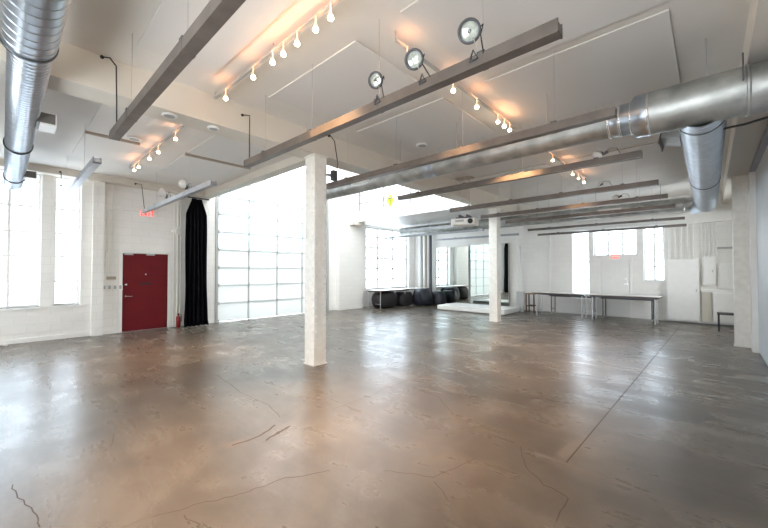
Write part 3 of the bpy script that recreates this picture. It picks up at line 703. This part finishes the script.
disc(-7.65, 1.6, ZC-.05, .11, 'round grey speaker plate beside the left bay bulb track')
disc(-5.2, 1.47, 3.7, .09, 'round white plate under the big beam, left one')
disc(-5.2, 2.03, 3.7, .08, 'round white plate under the big beam, right one')

# ------------------------------------------------------------ projector
px, py, pz = -4.72, 8.25, 2.83
t = thing('projector', 'white ceiling-hung projector on two thin rods near mid room', 'projector', (px, py, pz))
Rz = Matrix.Rotation(.25, 3, 'Z')
def R_(x, y, z): v = Rz @ Vector((x, y, z)); return (px+v.x, py+v.y, pz+v.z)
MB().cbox(R_(0, 0, .09), (.62, .46, .17), Rz).build('housing', 'white', t, bevel=.02)
MB().rev(R_(.2, -.22, .09), Rz @ Vector((0, -1, 0)), [(0, .065), (.04, .065), (.05, .05)], 20).build('lens_barrel', 'black', t)
MB().cbox(R_(-.08, -.235, .11), (.22, .01, .05), Rz).build('vent', 'grey', t)
MB().cbox(R_(0, 0, .195), (.40, .32, .04), Rz).build('mount_plate', 'dgrey', t)
for k in (-.1, .1): MB().cbox(R_(k, 0, .245), (.05, .34, .06), Rz).build('mount_rail', 'dgrey', t)
for k in (-.12, .12): MB().cyl(R_(k, 0, .26), (R_(k, 0, 0)[0], R_(k, 0, 0)[1], ZC), .012, 8).build('drop_rod', 'steel', t)
MB().box(px-.22, py-.12, ZC-.03, px+.22, py+.12, ZC).build('ceiling_plate', 'tan', t)
# dark speaker on nearer column
t = thing('wall_speaker', 'small dark speaker on the back of the nearer column', 'speaker', (-4.99, 3.95, 3.3))
MB().cbox((-5.0, 4.07, 3.38), (.09, .10, .18)).build('cabinet', 'dgrey', t, bevel=.01)
MB().box(-5.06, 3.95, 3.36, -5.02, 4.04, 3.40).build('bracket', 'steel', t)

# ------------------------------------------------------------ mezzanine railing
t = thing('railing', 'thin grey metal railing along the mezzanine edge', 'railing', (-8.5, YM+.05, 4.2))
for x in (-11.1, -9.7, -8.3, -6.9, -5.6): MB().box(x-.025, YM+.04, 4.2, x+.025, YM+.08, 5.25).build('post', 'rail', t)
for z in (4.55, 4.9): MB().cyl((-11.3, YM+.06, z), (-5.5, YM+.06, z), .02, 8).build('mid_rail', 'rail', t)
MB().cyl((-11.3, YM+.06, 5.25), (-5.5, YM+.06, 5.25), .025, 8).build('top_rail', 'rail', t)
mb = MB(); mb.rev((-9.45, YM+.2, 4.2), (0, 0, 1), [(0, .05), (.14, .08), (.25, .15), (.36, .14), (.48, .07), (.52, .02)], 20)
tag(mb.build('cloth_bundle', 'lime'), 'lime yellow bundle standing behind the mezzanine railing', 'bundle')
t = thing('easel', 'small grey folding easel behind the railing beside the lime bundle', 'easel', (-10.0, YM+.3, 4.2))
for a in ((-.22, 0), (.22, 0), (0, .3)): MB().cyl((-10.0+a[0], YM+.3+a[1], 4.2), (-10.0, YM+.35, 4.95), .015, 6).build('leg', 'rail', t)

# ------------------------------------------------------------ exit signs
def exit_sign(c, ax, label, s=1.0):
    """letters built from strokes, red, on a white housing"""
    t = thing('exit_sign', label, 'exit sign', c)
    wd, ht = .34*s, .19*s
    def pt(u, v, dpt):
        return (c[0]+dpt, c[1]+u, c[2]+v) if ax == 'X' else (c[0]+u, c[1]-dpt, c[2]+v)
    def bar(mb, u0, v0, u1, v1, d0, d1):
        a = pt(u0, v0, d0); b = pt(u1, v1, d1)
        mb.box(min(a[0], b[0]), min(a[1], b[1]), min(a[2], b[2]), max(a[0], b[0]), max(a[1], b[1]), max(a[2], b[2]))
    m0 = MB(); bar(m0, -wd/2, -ht/2, wd/2, ht/2, 0, .04); m0.build('sign_housing', 'exitbox', t, bevel=.004)
    L = MB(); th = .018*s; h = .065*s
    D0, D1 = .0405, .045
    u = -.145*s; wl = .055*s
    bar(L, u, -h, u+th, h, D0, D1)
    for v in (-h, -th/2, h-th): bar(L, u, v, u+wl, v+th, D0, D1)
    u = -.07*s
    for sgn in (1, -1):
        n = 8
        for k in range(n):
            f0 = k/n; f1 = (k+1)/n
            v0 = -h+2*h*f0; v1 = -h+2*h*f1; cu = (f0+f1)/2
            uu = u+(wl-th)*(cu if sgn > 0 else 1-cu); bar(L, uu, v0, uu+th, v1, D0, D1)
    u = .012*s; bar(L, u, -h, u+th, h, D0, D1)
    u = .055*s; bar(L, u, h-th, u+.07*s, h, D0, D1); bar(L, u+.026*s, -h, u+.026*s+th, h, D0, D1)
    L.build('letters', 'exit', t)
exit_sign((XL+.0, 2.76, 3.26), 'X', 'red EXIT sign on the left wall above the red door', 1.15)
exit_sign((-2.48, YF, 2.16), 'Y', 'red EXIT sign on the far wall above the white exit door', .95)

# ------------------------------------------------------------ left wall fittings
t = thing('conduit', 'painted conduit run climbing the left wall between window and red door', 'pipe', (XL, 1.9, 1.3))
MB().tube([(XL+.03, 1.88, 1.5), (XL+.03, 1.88, 3.2), (XL+.03, 1.9, 3.28), (XL+.03, 2.6, 3.3), (XL+.03, 2.75, 3.3)], .018).build('pipe_run', 'wallp', t)
MB().tube([(XL+.03, 1.98, 1.5), (XL+.03, 1.98, 3.93)], .014).build('pipe_run', 'wallp', t)
MB().box(XL, 1.83, 2.0, XL+.05, 1.93, 2.12).build('junction_box', 'wallp', t)
t = thing('switch_bank', 'bank of four wall switches and thermostat left of red door', 'switch', (XL, 1.85, 1.2))
for k in range(4):
    MB().box(XL, 1.60+.16+k*.115, 1.12, XL+.03, 1.60+.26+k*.115, 1.28).build('switch_box', 'white', t)
    MB().box(XL+.03, 1.60+.185+k*.115, 1.17, XL+.045, 1.60+.235+k*.115, 1.26).build('switch_plate', 'grey', t)
MB().box(XL, 1.86, 1.42, XL+.03, 2.06, 1.50).build('thermostat', 'tan', t)
for k, y in enumerate((3.42, 3.52, 3.60)):
    tag(MB().tube([(XL+.05, y, .1), (XL+.05, y, 3.9)], .022+.006*(k == 1), 10).build('wall_pipe', 'wallp'),
        ['painted wall pipe next to the red door frame', 'painted wall pipe, thickest of three beside the black curtain', 'painted wall pipe closest to the black curtain'][k], 'pipe', 'pipes between red door and curtain')
t = thing('junction_box', 'small white junction box with valve on the pipes by the curtain', 'box', (XL+.08, 3.5, 2.8))
MB().box(XL+.02, 3.36, 2.78, XL+.12, 3.68, 2.84).build('crossbar', 'white', t)
MB().box(XL+.08, 3.44, 2.72, XL+.15, 3.58, 2.9).build('cover', 'white', t)
t = thing('fire_extinguisher', 'small red fire extinguisher on floor between red door and curtain', 'fire extinguisher', (XL+.17, 3.52, 0))
MB().rev((XL+.17, 3.52, 0), (0, 0, 1), [(0, .05), (.01, .058), (.28, .058), (.32, .045), (.34, .02), (.36, .02)], 18).build('cylinder', 'red', t)
MB().box(XL+.15, 3.5, .36, XL+.19, 3.54, .40).tube([(XL+.17, 3.52, .40), (XL+.24, 3.5, .42)], .008).tube([(XL+.17, 3.54, .38), (XL+.17, 3.60, .34), (XL+.17, 3.60, .15)], .009).build('valve_and_hose', 'black', t)
tag(MB().tube([(XL+.06, -.12, 0.03), (XL+.22, .0, .05), (XL+.3, .1, .03)], .03, 8).build('cloth_bundle', 'white'), 'small white bundle on floor at the foot of left window', 'bundle')

# far left corner pipes
for k, (x, r, m_) in enumerate(((-11.0, .09, 'grey'), (-10.72, .06, 'tan'), (-10.42, .08, 'dgrey'))):
    tag(MB().cyl((x, 14.75, 0), (x, 14.75, 3.76), r, 14).build('standpipe', m_),
        ['grey vertical standpipe in far left corner, leftmost', 'slim tan vertical standpipe in the far left corner, middle', 'dark vertical standpipe in far left corner, beside the mirror'][k], 'pipe', 'corner standpipes')

# ------------------------------------------------------------ far wall electrical gear
def cabinet(x0, x1, z0, z1, dep, label, m='white'):
    t = thing('electrical_cabinet', label, 'cabinet', ((x0+x1)/2, YF-dep/2, z0))
    MB().box(x0, YF-dep, z0, x1, YF, z1).build('body', m, t, bevel=.008)
    MB().box(x0+.03, YF-dep-.018, z0+.04, x1-.03, YF-dep, z1-.04).build('door', m, t, bevel=.005)
    MB().box(x1-.08, YF-dep-.035, (z0+z1)/2-.04, x1-.06, YF-dep-.018, (z0+z1)/2+.04).build('latch', 'grey', t)
cabinet(-1.05, -.25, .06, 2.02, .28, 'large white electrical cabinet with seam lines on far wall')
cabinet(-.17, .13, 1.2, 2.08, .2, 'small tall white breaker box beside the large cabinet')
cabinet(.19, .62, 1.08, 1.86, .16, 'white breaker box half hidden behind the right column')
cabinet(.05, .75, .06, .98, .24, 'low white cabinet on far wall below the breaker boxes')
tag(MB().box(-.2, YF-.1, .06, .02, YF, .98).build('cream_panel', 'tanwall'), 'narrow cream panel between the large and low white cabinets', 'panel')
struct(MB().box(-.22, YF-.14, .98, .78, YF, 1.06).build('trim_9', 'white'))
for k in range(6):
    x = -1.12+.145*k
    tag(MB().tube([(x, YF-.1, 3.15), (x, YF-.1, 2.03)], .022, 8).build('conduit', 'white'), 'white vertical conduit dropping into the large electrical cabinet, %s from left' % ORD[k], 'pipe', 'conduits above the large cabinet')
for k in range(5):
    x = -.19+.085*k
    tag(MB().tube([(x, YF-.1, 3.15), (x, YF-.1, 2.08)], .018, 8).build('conduit', 'white'), 'white vertical conduit dropping into the small breaker box, %s from left' % ORD[k], 'pipe', 'conduits above the small breaker box')
tag(MB().cyl((-4.72, YF-.06, 0), (-4.72, YF-.06, 3.15), .04, 10).build('wall_pipe', 'white'), 'white floor to beam pipe on the far wall left of windows', 'pipe')
tag(MB().cyl((.15, YF-.08, 2.35), (.8, YF-.08, 2.35), .03, 8).build('wall_pipe', 'grey'), 'short horizontal grey pipe high on far wall beside right column', 'pipe')
t = thing('metal_stool', 'low black metal stool by the far wall next to right column', 'stool', (.33, 13.6, 0))
for x in (.16, .5):
    for y in (13.45, 13.8): MB().box(x-.02, y-.02, 0, x+.02, y+.02, .44).build('leg', 'black', t)
MB().box(.13, 13.42, .44, .53, 13.83, .48).build('seat', 'black', t)
# small boxes on floor below the tables
# building outside
t = thing('building', 'blue grey building glimpsed through the right far window', 'building', (-1.0, 26, -1))
MB().box(-1.35, 24, -1, 4.5, 27, 6.4).build('facade', 'bluebld', t)
mb = MB()
for k in range(5): mb.box(-1.1, 23.95, 1.0+k*.9, 1.5, 24, 1.35+k*.9)
mb.build('windows', 'grey', t)
